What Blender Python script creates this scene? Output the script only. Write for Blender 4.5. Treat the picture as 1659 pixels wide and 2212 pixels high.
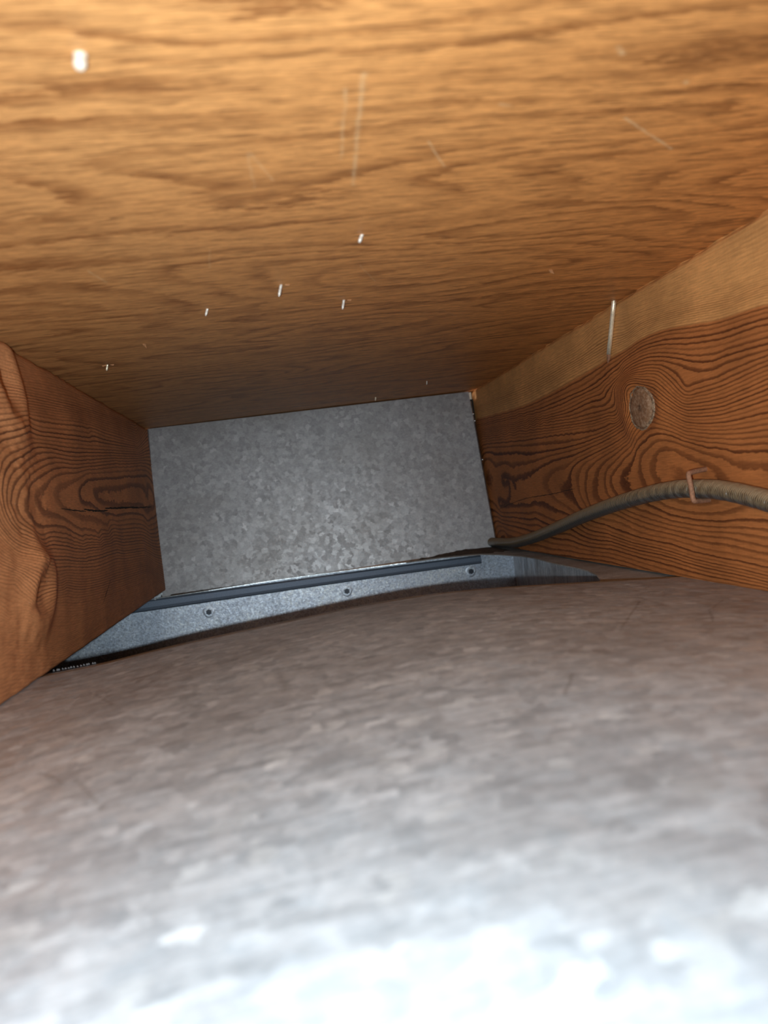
import bpy, bmesh, math, random
import numpy as np
from mathutils import Vector, Matrix

S = bpy.context.scene
COL = S.collection
for o in list(bpy.data.objects):
    bpy.data.objects.remove(o)

# ------------------------------------------------------------------ camera
W, H = 0.368, 0.1785                       # clear width and height of the joist bay (m)
MOUTH = -1.15                              # open end of the bay, behind the camera
cam = bpy.data.cameras.new('camera')
cam_o = bpy.data.objects.new('camera', cam)
COL.objects.link(cam_o)
cam_o.matrix_world = Matrix(((0.9838773, 0.1278627, -0.1250463, 0.1356),
                             (-0.1265888, 0.0039768, -0.9919473, -0.887),
                             (-0.1263358, 0.9917839, 0.0200987, 0.0715),
                             (0, 0, 0, 1)))
cam.sensor_fit = 'VERTICAL'
cam.sensor_height = 24.0
cam.lens = 1724.0 / 2212.0 * 24.0
cam.clip_start = 0.005
cam.clip_end = 20
cam.dof.use_dof = True
cam.dof.focus_distance = 0.58
cam.dof.aperture_fstop = cam.lens / 2.3    # pupil of about 2.3 mm, as in a phone
S.camera = cam_o

# ------------------------------------------------------------------ world, lamps, exposure
S.view_settings.view_transform = 'Standard'
S.view_settings.look = 'None'
S.view_settings.exposure = 0.0
S.view_settings.gamma = 1.0
S.view_settings.use_curve_mapping = False
world = bpy.data.worlds.new('world')
world.use_nodes = True
world.node_tree.nodes['Background'].inputs[0].default_value = (0.80, 0.88, 1.0, 1)
world.node_tree.nodes['Background'].inputs[1].default_value = 0.10
S.world = world


def lamp(name, kind, loc, target, power, color, size):
    d = bpy.data.lights.new(name, kind)
    d.energy = power
    d.color = color
    if kind == 'SPOT':
        d.shadow_soft_size = size
        d.spot_size = math.radians(142)
        d.spot_blend = 1.0
    elif kind == 'POINT':
        d.shadow_soft_size = size
    else:
        d.shape = 'DISK'
        d.size = size
    o = bpy.data.objects.new(name, d)
    COL.objects.link(o)
    o.location = loc
    o.rotation_euler = (Vector(target) - Vector(loc)).to_track_quat('-Z', 'Y').to_euler()
    return o


# the phone's flash, beside and below its lens; a lamp in the space beyond the end cap
lamp('phone_flash', 'SPOT', (0.115, -0.897, 0.0615), (0.235, 0.1, 0.075), 5.7, (0.84, 1.0, 1.06), 0.0022)
lamp('far_lamp', 'POINT', (0.20, 0.16, 0.10), (0.2, 0.5, 0.1), 0.8, (1.0, 0.95, 0.85), 0.03)

# ------------------------------------------------------------------ helpers
def tag(o, label=None, cat=None, group=None, kind=None):
    for k, v in (('label', label), ('category', cat), ('group', group), ('kind', kind)):
        if v:
            o[k] = v
    return o


def mesh_obj(name, verts, faces, mat, parent=None, smooth=False, attrs=None):
    me = bpy.data.meshes.new(name)
    me.from_pydata([tuple(map(float, v)) for v in verts], [], faces)
    me.update()
    if smooth:
        me.polygons.foreach_set('use_smooth', [True] * len(me.polygons))
    for k, arr in (attrs or {}).items():
        a = me.attributes.new(k, 'FLOAT', 'POINT')
        a.data.foreach_set('value', np.asarray(arr, dtype=np.float32))
    me.materials.append(mat)
    o = bpy.data.objects.new(name, me)
    COL.objects.link(o)
    o.parent = parent
    return o


def bm_obj(name, bm, mat, parent=None, smooth=False):
    me = bpy.data.meshes.new(name)
    bmesh.ops.recalc_face_normals(bm, faces=bm.faces[:])
    bm.to_mesh(me)
    bm.free()
    if smooth:
        me.polygons.foreach_set('use_smooth', [True] * len(me.polygons))
    me.materials.append(mat)
    o = bpy.data.objects.new(name, me)
    COL.objects.link(o)
    o.parent = parent
    return o


def empty(name, loc):
    o = bpy.data.objects.new(name, None)
    o.empty_display_size = 0.01
    COL.objects.link(o)
    o.location = loc
    return o


def adopt(child, parent):
    """parent a child built in world coordinates"""
    child.parent = parent
    child.matrix_parent_inverse = Matrix.Translation(parent.location).inverted()
    return child


def box(bm, x0, x1, y0, y1, z0, z1):
    v = [bm.verts.new(p) for p in ((x0, y0, z0), (x1, y0, z0), (x1, y1, z0), (x0, y1, z0),
                                   (x0, y0, z1), (x1, y0, z1), (x1, y1, z1), (x0, y1, z1))]
    for f in ((0, 3, 2, 1), (4, 5, 6, 7), (0, 1, 5, 4), (1, 2, 6, 5), (2, 3, 7, 6), (3, 0, 4, 7)):
        bm.faces.new([v[i] for i in f])
    return v


def tube(bm, pts, radii, n=10, caps=True):
    pts = [Vector(p) for p in pts]
    rings = []
    up = None
    for i, p in enumerate(pts):
        t = (pts[min(i + 1, len(pts) - 1)] - pts[max(i - 1, 0)]).normalized()
        if up is None:
            up = t.orthogonal().normalized()
        up = (up - t * up.dot(t)).normalized()
        b = t.cross(up)
        r = radii[i] if hasattr(radii, '__len__') else radii
        rings.append([bm.verts.new(p + (up * math.cos(2 * math.pi * k / n) + b * math.sin(2 * math.pi * k / n)) * r) for k in range(n)])
    for a, b in zip(rings, rings[1:]):
        for k in range(n):
            bm.faces.new((a[k], a[(k + 1) % n], b[(k + 1) % n], b[k]))
    if caps:
        bm.faces.new(rings[0][::-1])
        bm.faces.new(rings[-1])
    return rings


def smooth_path(ctrl, n):
    """Catmull-Rom through the control points"""
    P = np.array([ctrl[0]] + list(ctrl) + [ctrl[-1]], float)
    out = []
    m = len(ctrl) - 1
    for i in range(n + 1):
        u = i / n * m
        k = min(int(u), m - 1)
        t = u - k
        p0, p1, p2, p3 = P[k], P[k + 1], P[k + 2], P[k + 3]
        out.append(0.5 * (2 * p1 + (p2 - p0) * t + (2 * p0 - 5 * p1 + 4 * p2 - p3) * t * t + (3 * p1 - p0 - 3 * p2 + p3) * t ** 3))
    return out


class Nodes:
    """small wrapper for building a material's node tree"""
    def __init__(self, name):
        self.m = bpy.data.materials.new(name)
        self.m.use_nodes = True
        self.t = self.m.node_tree
        self.n = self.t.nodes
        self.p = self.n['Principled BSDF']
        self.pos = self.new('ShaderNodeTexCoord').outputs['Object']

    def new(self, kind):
        return self.n.new(kind)

    def link(self, a, b):
        if isinstance(a, (int, float)):
            b.default_value = a
        elif isinstance(a, tuple):
            b.default_value = a + (1,) if len(a) == 3 and len(b.default_value) == 4 else a
        else:
            self.t.links.new(a, b)

    def math(self, op, a, b=0.0, c=0.0, clamp=False):
        d = self.new('ShaderNodeMath')
        d.operation = op
        d.use_clamp = clamp
        for i, v in enumerate((a, b, c)):
            self.link(v, d.inputs[i])
        return d.outputs[0]

    def scale(self, v, s, off=(0, 0, 0)):
        d = self.new('ShaderNodeMapping')
        d.inputs['Scale'].default_value = s
        d.inputs['Location'].default_value = off
        self.link(v, d.inputs[0])
        return d.outputs[0]

    def noise(self, v, sc, detail=2.0, rough=0.5, col=False):
        d = self.new('ShaderNodeTexNoise')
        self.link(v, d.inputs['Vector'])
        d.inputs['Scale'].default_value = sc
        d.inputs['Detail'].default_value = detail
        d.inputs['Roughness'].default_value = rough
        return d.outputs['Color' if col else 'Fac']

    def voronoi(self, v, sc, out='Color', feature='F1'):
        d = self.new('ShaderNodeTexVoronoi')
        d.feature = feature
        self.link(v, d.inputs['Vector'])
        d.inputs['Scale'].default_value = sc
        return d.outputs[out]

    def ramp(self, f, stops):
        d = self.new('ShaderNodeValToRGB')
        e = d.color_ramp.elements
        while len(e) < len(stops):
            e.new(0.5)
        for el, (p, c) in zip(e, stops):
            el.position = p
            el.color = (c, c, c, 1) if isinstance(c, (int, float)) else tuple(c) + (1,)
        self.link(f, d.inputs[0])
        return d.outputs[0]

    def mix(self, f, a, b, mode='MIX'):
        d = self.new('ShaderNodeMix')
        d.data_type = 'RGBA'
        d.blend_type = mode
        self.link(f, d.inputs[0])
        self.link(a, d.inputs[6])
        self.link(b, d.inputs[7])
        return d.outputs[2]

    def sep(self, c):
        d = self.new('ShaderNodeSeparateXYZ')
        self.link(c, d.inputs[0])
        return d.outputs

    def attr(self, name):
        d = self.new('ShaderNodeAttribute')
        d.attribute_name = name
        return d.outputs['Fac']

    def warp(self, v, noise_col, amp):
        s = self.new('ShaderNodeVectorMath')
        s.operation = 'SUBTRACT'
        self.link(noise_col, s.inputs[0])
        s.inputs[1].default_value = (0.5, 0.5, 0.5)
        m = self.new('ShaderNodeVectorMath')
        m.operation = 'MULTIPLY_ADD'
        self.link(s.outputs[0], m.inputs[0])
        m.inputs[1].default_value = amp if isinstance(amp, tuple) else (amp,) * 3
        self.link(v, m.inputs[2])
        return m.outputs[0]

    def strokes(self, segs):
        """mask of thin scratches lying in the plane of a sheet: (x0, y0, x1, y1, width, strength)"""
        q = self.sep(self.pos)
        xy = self.new('ShaderNodeCombineXYZ')
        self.link(q[0], xy.inputs[0])
        self.link(q[1], xy.inputs[1])
        v = self.sep(self.warp(xy.outputs[0], self.noise(self.pos, 120.0, 2.0, col=True), (0.0016, 0.0016, 0)))
        fade = self.ramp(self.noise(self.pos, 260.0, 2.0), ((0.3, 0.35), (0.6, 1.0)))
        total = None
        for (ax, ay, bx_, by_, wd, st) in segs:
            L = math.hypot(bx_ - ax, by_ - ay)
            dx, dy = (bx_ - ax) / L, (by_ - ay) / L
            px = self.math('SUBTRACT', v[0], ax)
            py = self.math('SUBTRACT', v[1], ay)
            al = self.math('MULTIPLY_ADD', px, dx, self.math('MULTIPLY', py, dy))
            al = self.math('MINIMUM', self.math('MAXIMUM', al, 0.0), L)
            ex = self.math('SUBTRACT', px, self.math('MULTIPLY', al, dx))
            ey = self.math('SUBTRACT', py, self.math('MULTIPLY', al, dy))
            dd = self.math('SQRT', self.math('MULTIPLY_ADD', ex, ex, self.math('MULTIPLY', ey, ey)))
            k = self.math('MULTIPLY', self.math('SUBTRACT', 1.0, self.math('DIVIDE', dd, wd), clamp=True), st)
            total = k if total is None else self.math('MAXIMUM', total, k)
        return self.math('MULTIPLY', total, fade)

    def bump(self, h, strength, dist):
        d = self.new('ShaderNodeBump')
        d.inputs['Strength'].default_value = strength
        d.inputs['Distance'].default_value = dist
        self.link(h, d.inputs['Height'])
        self.link(d.outputs[0], self.p.inputs['Normal'])

    def done(self, color=None, rough=None, metal=None, spec=None):
        for v, k in ((color, 'Base Color'), (rough, 'Roughness'), (metal, 'Metallic'), (spec, 'Specular IOR Level')):
            if v is not None:
                self.link(v, self.p.inputs[k])
        return self.m


# ------------------------------------------------------------------ materials
def wood_joist(name, heart, late, sap, sap_late, ragged=0.4, sap_line=0.9):
    n = Nodes(name)
    s = n.attr('grain')
    rag = n.noise(n.scale(n.pos, (420, 160, 420)), 1.0, 3.0, 0.6)
    slow = n.noise(n.scale(n.pos, (40, 22, 40)), 1.0, 2.0)
    t = n.math('ADD', s, n.math('MULTIPLY', n.math('SUBTRACT', rag, 0.5), ragged))
    t = n.math('ADD', t, n.math('MULTIPLY', n.math('SUBTRACT', slow, 0.5), 0.4))
    fr = n.math('FRACT', t)
    line = n.ramp(fr, ((0.0, 0.0), (0.50, 0.05), (0.66, 0.80), (0.90, 1.0), (0.97, 0.0)))
    # each growth ring has its own strength
    d = n.new('ShaderNodeTexWhiteNoise')
    d.noise_dimensions = '1D'
    n.link(n.math('FLOOR', t), d.inputs['W'])
    line = n.math('MULTIPLY', line, n.math('MULTIPLY_ADD', d.outputs['Value'], 0.55, 0.5), clamp=True)
    fibre = n.noise(n.scale(n.pos, (1500, 90, 1500)), 1.0, 3.0, 0.65)
    patch = n.noise(n.pos, 22.0, 3.0)
    c_h = n.mix(line, heart, late)
    weak = n.ramp(n.math('MULTIPLY_ADD', t, 0.04, 1.0), ((0.40, 0.18), (0.74, 1.0)))
    c_s = n.mix(n.math('MULTIPLY', n.math('MULTIPLY', line, sap_line), weak), sap, sap_late)
    is_sap = n.ramp(n.math('MULTIPLY_ADD', t, 0.25, 0.5), ((0.40, 1.0), (0.56, 0.0)))
    c = n.mix(is_sap, c_h, c_s)
    c = n.mix(1.0, c, n.ramp(fibre, ((0.25, 0.72), (0.75, 1.22))), 'MULTIPLY')
    c = n.mix(1.0, c, n.ramp(patch, ((0.3, 0.82), (0.7, 1.15))), 'MULTIPLY')
    # saw marks across the grain, dust flecks
    saw = n.noise(n.scale(n.pos, (60, 900, 25)), 1.0, 2.0)
    c = n.mix(0.12, c, n.mix(1.0, c, n.ramp(saw, ((0.35, 0.75), (0.65, 1.2))), 'MULTIPLY'))
    fleck = n.voronoi(n.pos, 260.0, 'Distance')
    fsel = n.sep(n.voronoi(n.pos, 260.0, 'Color'))[0]
    f = n.math('MULTIPLY', n.math('LESS_THAN', fleck, 0.075), n.math('GREATER_THAN', fsel, 0.86))
    c = n.mix(n.math('MULTIPLY', f, 0.75), c, (0.62, 0.45, 0.32))
    h = n.math('ADD', n.math('MULTIPLY', line, 0.5), n.math('MULTIPLY', fibre, 0.6))
    h = n.math('ADD', h, n.math('MULTIPLY', saw, 0.08))
    n.bump(h, 0.55, 0.0006)
    return n.done(c, 0.62, 0.0, 0.3)


def wood_plywood():
    n = Nodes('plywood')
    warp = n.warp(n.pos, n.noise(n.scale(n.pos, (9, 16, 9)), 1.0, 2.0, col=True), (0.03, 0.02, 0))
    field = n.noise(n.scale(warp, (4.2, 15, 1)), 1.0, 1.2, 0.4)
    rag = n.noise(n.scale(n.pos, (90, 500, 1)), 1.0, 3.0, 0.65)
    x, y, z = n.sep(n.pos)
    t = n.math('MULTIPLY_ADD', field, 13.0, n.math('MULTIPLY', y, 10.0))
    t = n.math('ADD', t, n.math('MULTIPLY', n.math('SUBTRACT', rag, 0.5), 0.8))
    fr = n.math('FRACT', t)
    line = n.ramp(fr, ((0.0, 0.0), (0.45, 0.04), (0.72, 0.6), (0.88, 1.0), (0.97, 0.0)))
    brk = n.noise(n.scale(n.pos, (16, 60, 1)), 1.0, 2.0)
    line = n.math('MULTIPLY', line, n.ramp(brk, ((0.34, 0.2), (0.58, 1.0))))
    dash = n.noise(n.scale(n.pos, (55, 620, 1), (3, 1, 0)), 1.0, 3.0, 0.6)
    dash = n.ramp(dash, ((0.52, 0.0), (0.68, 1.0)))
    dash2 = n.ramp(n.noise(n.scale(n.pos, (85, 1250, 1), (7, 4, 0)), 1.0, 3.0, 0.6), ((0.54, 0.0), (0.66, 1.0)))
    fibre = n.noise(n.scale(n.pos, (150, 1900, 1)), 1.0, 3.0, 0.7)
    patch = n.noise(n.scale(n.pos, (6, 10, 1)), 1.0, 3.0)
    c = n.mix(patch, (0.65, 0.31, 0.108), (0.72, 0.35, 0.126))
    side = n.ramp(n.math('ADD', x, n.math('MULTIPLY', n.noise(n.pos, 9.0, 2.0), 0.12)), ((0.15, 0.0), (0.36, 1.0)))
    c = n.mix(n.math('MULTIPLY', side, 0.7), c, (0.82, 0.315, 0.082))  # sheen put into the colour: paler to the left, redder to the right
    c = n.mix(n.math('MULTIPLY', line, 0.85), c, (0.235, 0.078, 0.020))
    c = n.mix(n.math('MULTIPLY', dash, 0.75), c, (0.20, 0.075, 0.024))
    c = n.mix(n.math('MULTIPLY', dash2, 0.6), c, (0.19, 0.075, 0.026))
    c = n.mix(1.0, c, n.ramp(fibre, ((0.25, 0.62), (0.75, 1.32))), 'MULTIPLY')
    # pale scratches and scuffs at fixed places on the sheet
    total = n.strokes(SCRATCHES)
    c = n.mix(total, c, (0.72, 0.48, 0.26))
    c = n.mix(n.strokes([(0.0905, -0.6010, 0.0940, -0.6010, 0.0012, 1.0), (0.0180, -0.4020, 0.0200, -0.4020, 0.0010, 1.0), (0.2050, -0.3900, 0.2062, -0.3900, 0.0006, 1.0)]), c, (0.06, 0.02, 0.008))
    n.bump(n.math('ADD', n.math('MULTIPLY', fibre, 0.8), n.math('MULTIPLY', dash, -0.5)), 0.5, 0.0004)
    return n.done(c, 0.55, 0.0, 0.35)


def galvanised(name, lo, hi, scale=190.0, stretch=(1, 1, 1), grime=(0.30, 0.25, 0.21), grime_amt=0.35, rough=(0.36, 0.58), metal=0.75, sparkle=0.0, speck=0.0, marks=(), brush=0.0):
    n = Nodes(name)
    v = n.scale(n.pos, stretch)
    w = n.warp(v, n.noise(v, scale * 1.1, 3.0, 0.6, col=True), 1.7 / scale)
    a = n.sep(n.voronoi(w, scale))
    w2 = n.warp(v, n.noise(v, scale * 2.4, 2.0, 0.6, col=True), 1.3 / scale)
    b = n.sep(n.voronoi(w2, scale * 2.3))
    k = n.math('ADD', n.math('MULTIPLY', a[0], 0.62), n.math('MULTIPLY', b[1], 0.38))
    c = n.mix(k, lo, hi)
    # a few pale crystals
    pale = n.math('GREATER_THAN', a[1], 0.93)
    c = n.mix(n.math('MULTIPLY', pale, 0.35), c, tuple(min(1, x * 1.35) for x in hi))
    g = n.noise(n.pos, 14.0, 4.0, 0.6)
    c = n.mix(n.math('MULTIPLY', n.ramp(g, ((0.42, 0.0), (0.68, 1.0))), grime_amt), c, grime)
    fine = n.noise(n.scale(n.pos, (300, 300, 1200)), 1.0, 3.0, 0.7)
    c = n.mix(1.0, c, n.ramp(fine, ((0.3, 0.9), (0.7, 1.1))), 'MULTIPLY')
    if brush:
        br = n.noise(n.scale(n.pos, (55, 420, 55)), 1.0, 4.0, 0.65)
        c = n.mix(brush, c, n.mix(1.0, c, n.ramp(br, ((0.34, 0.55), (0.52, 1.0), (0.68, 1.35))), 'MULTIPLY'))
    if speck:
        sp = n.noise(n.pos, 620.0, 3.0, 0.7)
        c = n.mix(speck, c, n.mix(1.0, c, n.ramp(sp, ((0.36, 0.45), (0.5, 1.0), (0.66, 1.5))), 'MULTIPLY'))
    if marks:
        c = n.mix(n.strokes(marks), c, (0.12, 0.105, 0.10))
    r = n.math('MULTIPLY_ADD', a[2], rough[1] - rough[0], rough[0])
    h = n.math('MULTIPLY_ADD', b[0], 0.4, n.math('MULTIPLY', fine, 0.6))
    n.bump(h, 0.25 + sparkle, 0.0003)
    return n.done(c, r, metal)


def plain(name, color, rough, metal=0.0, vary=0.25, sc=300.0, bump=0.3, spec=0.4):
    n = Nodes(name)
    f = n.noise(n.pos, sc, 3.0, 0.65)
    c = n.mix(1.0, color, n.ramp(f, ((0.3, 1 - vary), (0.7, 1 + vary))), 'MULTIPLY')
    n.bump(f, bump, 0.0004)
    return n.done(c, rough, metal, spec)


SCRATCHES = [(0.1701, -0.6846, 0.1736, -0.6137, 0.0011, 0.5), (0.1660, -0.6780, 0.1681, -0.6350, 0.0008, 0.4),
             (0.2560, -0.6499, 0.2848, -0.6238, 0.0008, 0.8), (0.1946, -0.6435, 0.2039, -0.6234, 0.0006, 0.6),
             (0.1398, -0.6443, 0.1464, -0.6227, 0.0008, 0.35), (0.1390, -0.6443, 0.1400, -0.6180, 0.0007, 0.3),
             (0.0696, -0.5461, 0.0732, -0.5281, 0.0008, 0.6), (0.2360, -0.6900, 0.2385, -0.6870, 0.0012, 0.6),
             (0.2120, -0.6640, 0.2150, -0.6630, 0.0010, 0.6), (0.2650, -0.6700, 0.2660, -0.6690, 0.0010, 0.7),
             (0.1850, -0.5200, 0.1960, -0.4900, 0.0004, 0.4), (0.2300, -0.5000, 0.2500, -0.5120, 0.0004, 0.4),
             (0.2480, -0.4100, 0.2600, -0.3900, 0.0004, 0.4), (0.1200, -0.5600, 0.1180, -0.5350, 0.0006, 0.3)]
PAN_MARKS = [(0.2981, -0.5238, 0.2695, -0.5739, 0.0009, 0.5), (0.2695, -0.5739, 0.2559, -0.5977, 0.0009, 0.4), (0.3359, -0.5324, 0.3127, -0.5609, 0.0009, 0.5),
             (0.3127, -0.5609, 0.2979, -0.5903, 0.0008, 0.5), (0.2979, -0.5903, 0.2879, -0.5995, 0.0008, 0.4), (0.0558, -0.6432, 0.0618, -0.6506, 0.0010, 0.6),
             (0.0618, -0.6506, 0.0670, -0.6605, 0.0009, 0.5), (0.0703, -0.6591, 0.0845, -0.6904, 0.0012, 0.4), (0.1257, -0.5688, 0.1291, -0.6108, 0.0030, 0.3),
             (0.0451, -0.5278, 0.0605, -0.5643, 0.0014, 0.4), (0.2150, -0.6570, 0.2048, -0.6785, 0.0008, 0.5), (0.3042, -0.5108, 0.3006, -0.5633, 0.0010, 0.3),
             (0.1300, -0.5000, 0.1000, -0.5300, 0.0020, 0.3), (0.1800, -0.4800, 0.2100, -0.5200, 0.0015, 0.3)]
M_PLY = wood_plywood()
M_JR = wood_joist('fir_heart_red', (0.53, 0.190, 0.058), (0.115, 0.031, 0.010), (0.76, 0.38, 0.135), (0.36, 0.14, 0.045))
M_JL = wood_joist('fir_heart_brown', (0.68, 0.29, 0.122), (0.165, 0.060, 0.028), (0.60, 0.25, 0.105), (0.165, 0.060, 0.028), 0.35, 0.85)
M_CAP = galvanised('galvanised_cap', (0.285, 0.272, 0.279), (0.475, 0.455, 0.462), 215.0, grime=(0.25, 0.225, 0.21), grime_amt=0.4, rough=(0.41, 0.53), metal=0.68)
M_PAN = galvanised('galvanised_pan', (0.415, 0.468, 0.530), (0.65, 0.70, 0.765), 175.0, grime=(0.27, 0.245, 0.24), grime_amt=0.4, rough=(0.42, 0.62), metal=0.55, marks=PAN_MARKS, brush=0.42)
M_DUCT = galvanised('galvanised_duct', (0.70, 0.75, 0.88), (0.90, 0.93, 1.0), 420.0, grime=(0.46, 0.51, 0.62), grime_amt=0.6, rough=(0.38, 0.52), metal=0.86, sparkle=0.9, speck=0.55)
M_SIDE = galvanised('galvanised_side', (0.45, 0.47, 0.51), (0.92, 0.93, 0.96), 260.0, (1, 1, 0.28), rough=(0.4, 0.6), metal=0.35, sparkle=0.2)
M_CLEAT = plain('dark_zinc', (0.17, 0.20, 0.26), 0.5, 0.6, 0.12, 900.0, 0.4)
M_DUST = galvanised('dusty_galvanised', (0.44, 0.425, 0.41), (0.58, 0.56, 0.54), 190.0, grime=(0.24, 0.185, 0.14), grime_amt=0.7, rough=(0.6, 0.8), metal=0.3)
M_DUCT_SHADE = plain('shade_dark_duct_inside', (0.07, 0.066, 0.062), 0.9, 0.0, 0.4)  # near-black colour stands in for the shade inside the duct
M_CUT = plain('bright_cut_steel', (0.85, 0.86, 0.88), 0.25, 0.9, 0.1)
M_SCREW = plain('dark_screw_steel', (0.07, 0.075, 0.09), 0.4, 0.7, 0.2, 900.0)
M_NAIL = plain('bright_nail_steel', (0.92, 0.80, 0.60), 0.34, 0.5, 0.2, 700.0, 0.4)
M_TIP = plain('pale_zinc_tip', (0.74, 0.69, 0.62), 0.42, 0.3, 0.25, 900.0)
M_PALE = plain('beige_tip', (0.62, 0.52, 0.42), 0.7, 0.0, 0.1)
M_RUST = plain('rusty_staple', (0.36, 0.18, 0.105), 0.75, 0.15, 0.35, 700.0, 0.6)
M_CHIP = plain('raw_splinter', (0.36, 0.165, 0.07), 0.7, 0.0, 0.3, 600.0)
M_DIRT_GAP = plain('brown_dirt_gap', (0.12, 0.085, 0.06), 0.95, 0.0, 0.5, 500.0, 0.8)  # brown dirt, also the imitated dark gap under the cap
M_DARK = plain('dark_gap_crack', (0.02, 0.018, 0.016), 0.9, 0.0, 0.3)  # drying cracks and the added block in the cap's side gap
M_CREAM = plain('cream_board', (0.80, 0.76, 0.64), 0.8, 0.0, 0.08, 80.0)


def knot_material():
    n = Nodes('knot_wood')
    x, y, z = n.sep(n.pos)
    dy = n.math('DIVIDE', n.math('ADD', y, 0.4075), 0.0155)
    dz = n.math('DIVIDE', n.math('SUBTRACT', z, 0.1062), 0.0125)
    r = n.math('SQRT', n.math('MULTIPLY_ADD', dy, dy, n.math('MULTIPLY', dz, dz)))
    rw = n.math('ADD', r, n.math('MULTIPLY', n.noise(n.pos, 240.0, 3.0), 0.3))
    rings = n.math('FRACT', n.math('MULTIPLY', rw, 5.0))
    c = n.mix(n.math('MULTIPLY', rings, 0.4), (0.30, 0.155, 0.080), (0.13, 0.058, 0.028))
    c = n.mix(n.ramp(r, ((0.05, 0.9), (0.22, 0.0))), c, (0.05, 0.022, 0.012))
    c = n.mix(n.ramp(n.noise(n.scale(n.pos, (400, 400, 400)), 1.0, 4.0, 0.7), ((0.45, 0.0), (0.65, 0.6))), c, (0.52, 0.36, 0.24))
    n.bump(n.noise(n.pos, 500.0, 4.0, 0.7), 0.7, 0.0006)
    return n.done(c, 0.75, 0.0, 0.3)


def cable_material():
    n = Nodes('woven_cable_jacket')
    along = n.attr('along')
    around = n.attr('around')
    no = n.noise(n.pos, 350.0, 3.0, 0.6)
    jit = n.math('MULTIPLY', n.noise(n.pos, 130.0, 2.0), 9.0)
    wav = n.math('SINE', n.math('ADD', jit, n.math('MULTIPLY_ADD', along, 2 * math.pi / 0.0016, n.math('MULTIPLY', around, 4 * math.pi))))
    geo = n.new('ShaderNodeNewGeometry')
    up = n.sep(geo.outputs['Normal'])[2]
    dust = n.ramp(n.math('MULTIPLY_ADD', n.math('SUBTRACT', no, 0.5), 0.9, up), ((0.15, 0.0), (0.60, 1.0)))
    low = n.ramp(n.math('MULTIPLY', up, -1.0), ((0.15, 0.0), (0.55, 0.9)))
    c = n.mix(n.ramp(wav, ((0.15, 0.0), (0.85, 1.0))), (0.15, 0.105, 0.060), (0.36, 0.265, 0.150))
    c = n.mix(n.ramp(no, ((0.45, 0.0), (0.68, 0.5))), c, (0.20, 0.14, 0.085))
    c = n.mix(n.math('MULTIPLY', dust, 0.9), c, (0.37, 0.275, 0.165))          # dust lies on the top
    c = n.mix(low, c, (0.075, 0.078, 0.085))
    rib = n.math('MULTIPLY', wav, n.math('SUBTRACT', 0.5, n.math('MULTIPLY', dust, 0.4)))
    n.bump(n.math('ADD', rib, n.math('MULTIPLY', no, 0.9)), 0.9, 0.0007)
    n.link(n.math('MULTIPLY_ADD', dust, 0.5, 0.28), n.p.inputs['Roughness'])
    return n.done(c, None, 0.0, 0.6)


M_KNOT = knot_material()
M_CABLE = cable_material()

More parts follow.
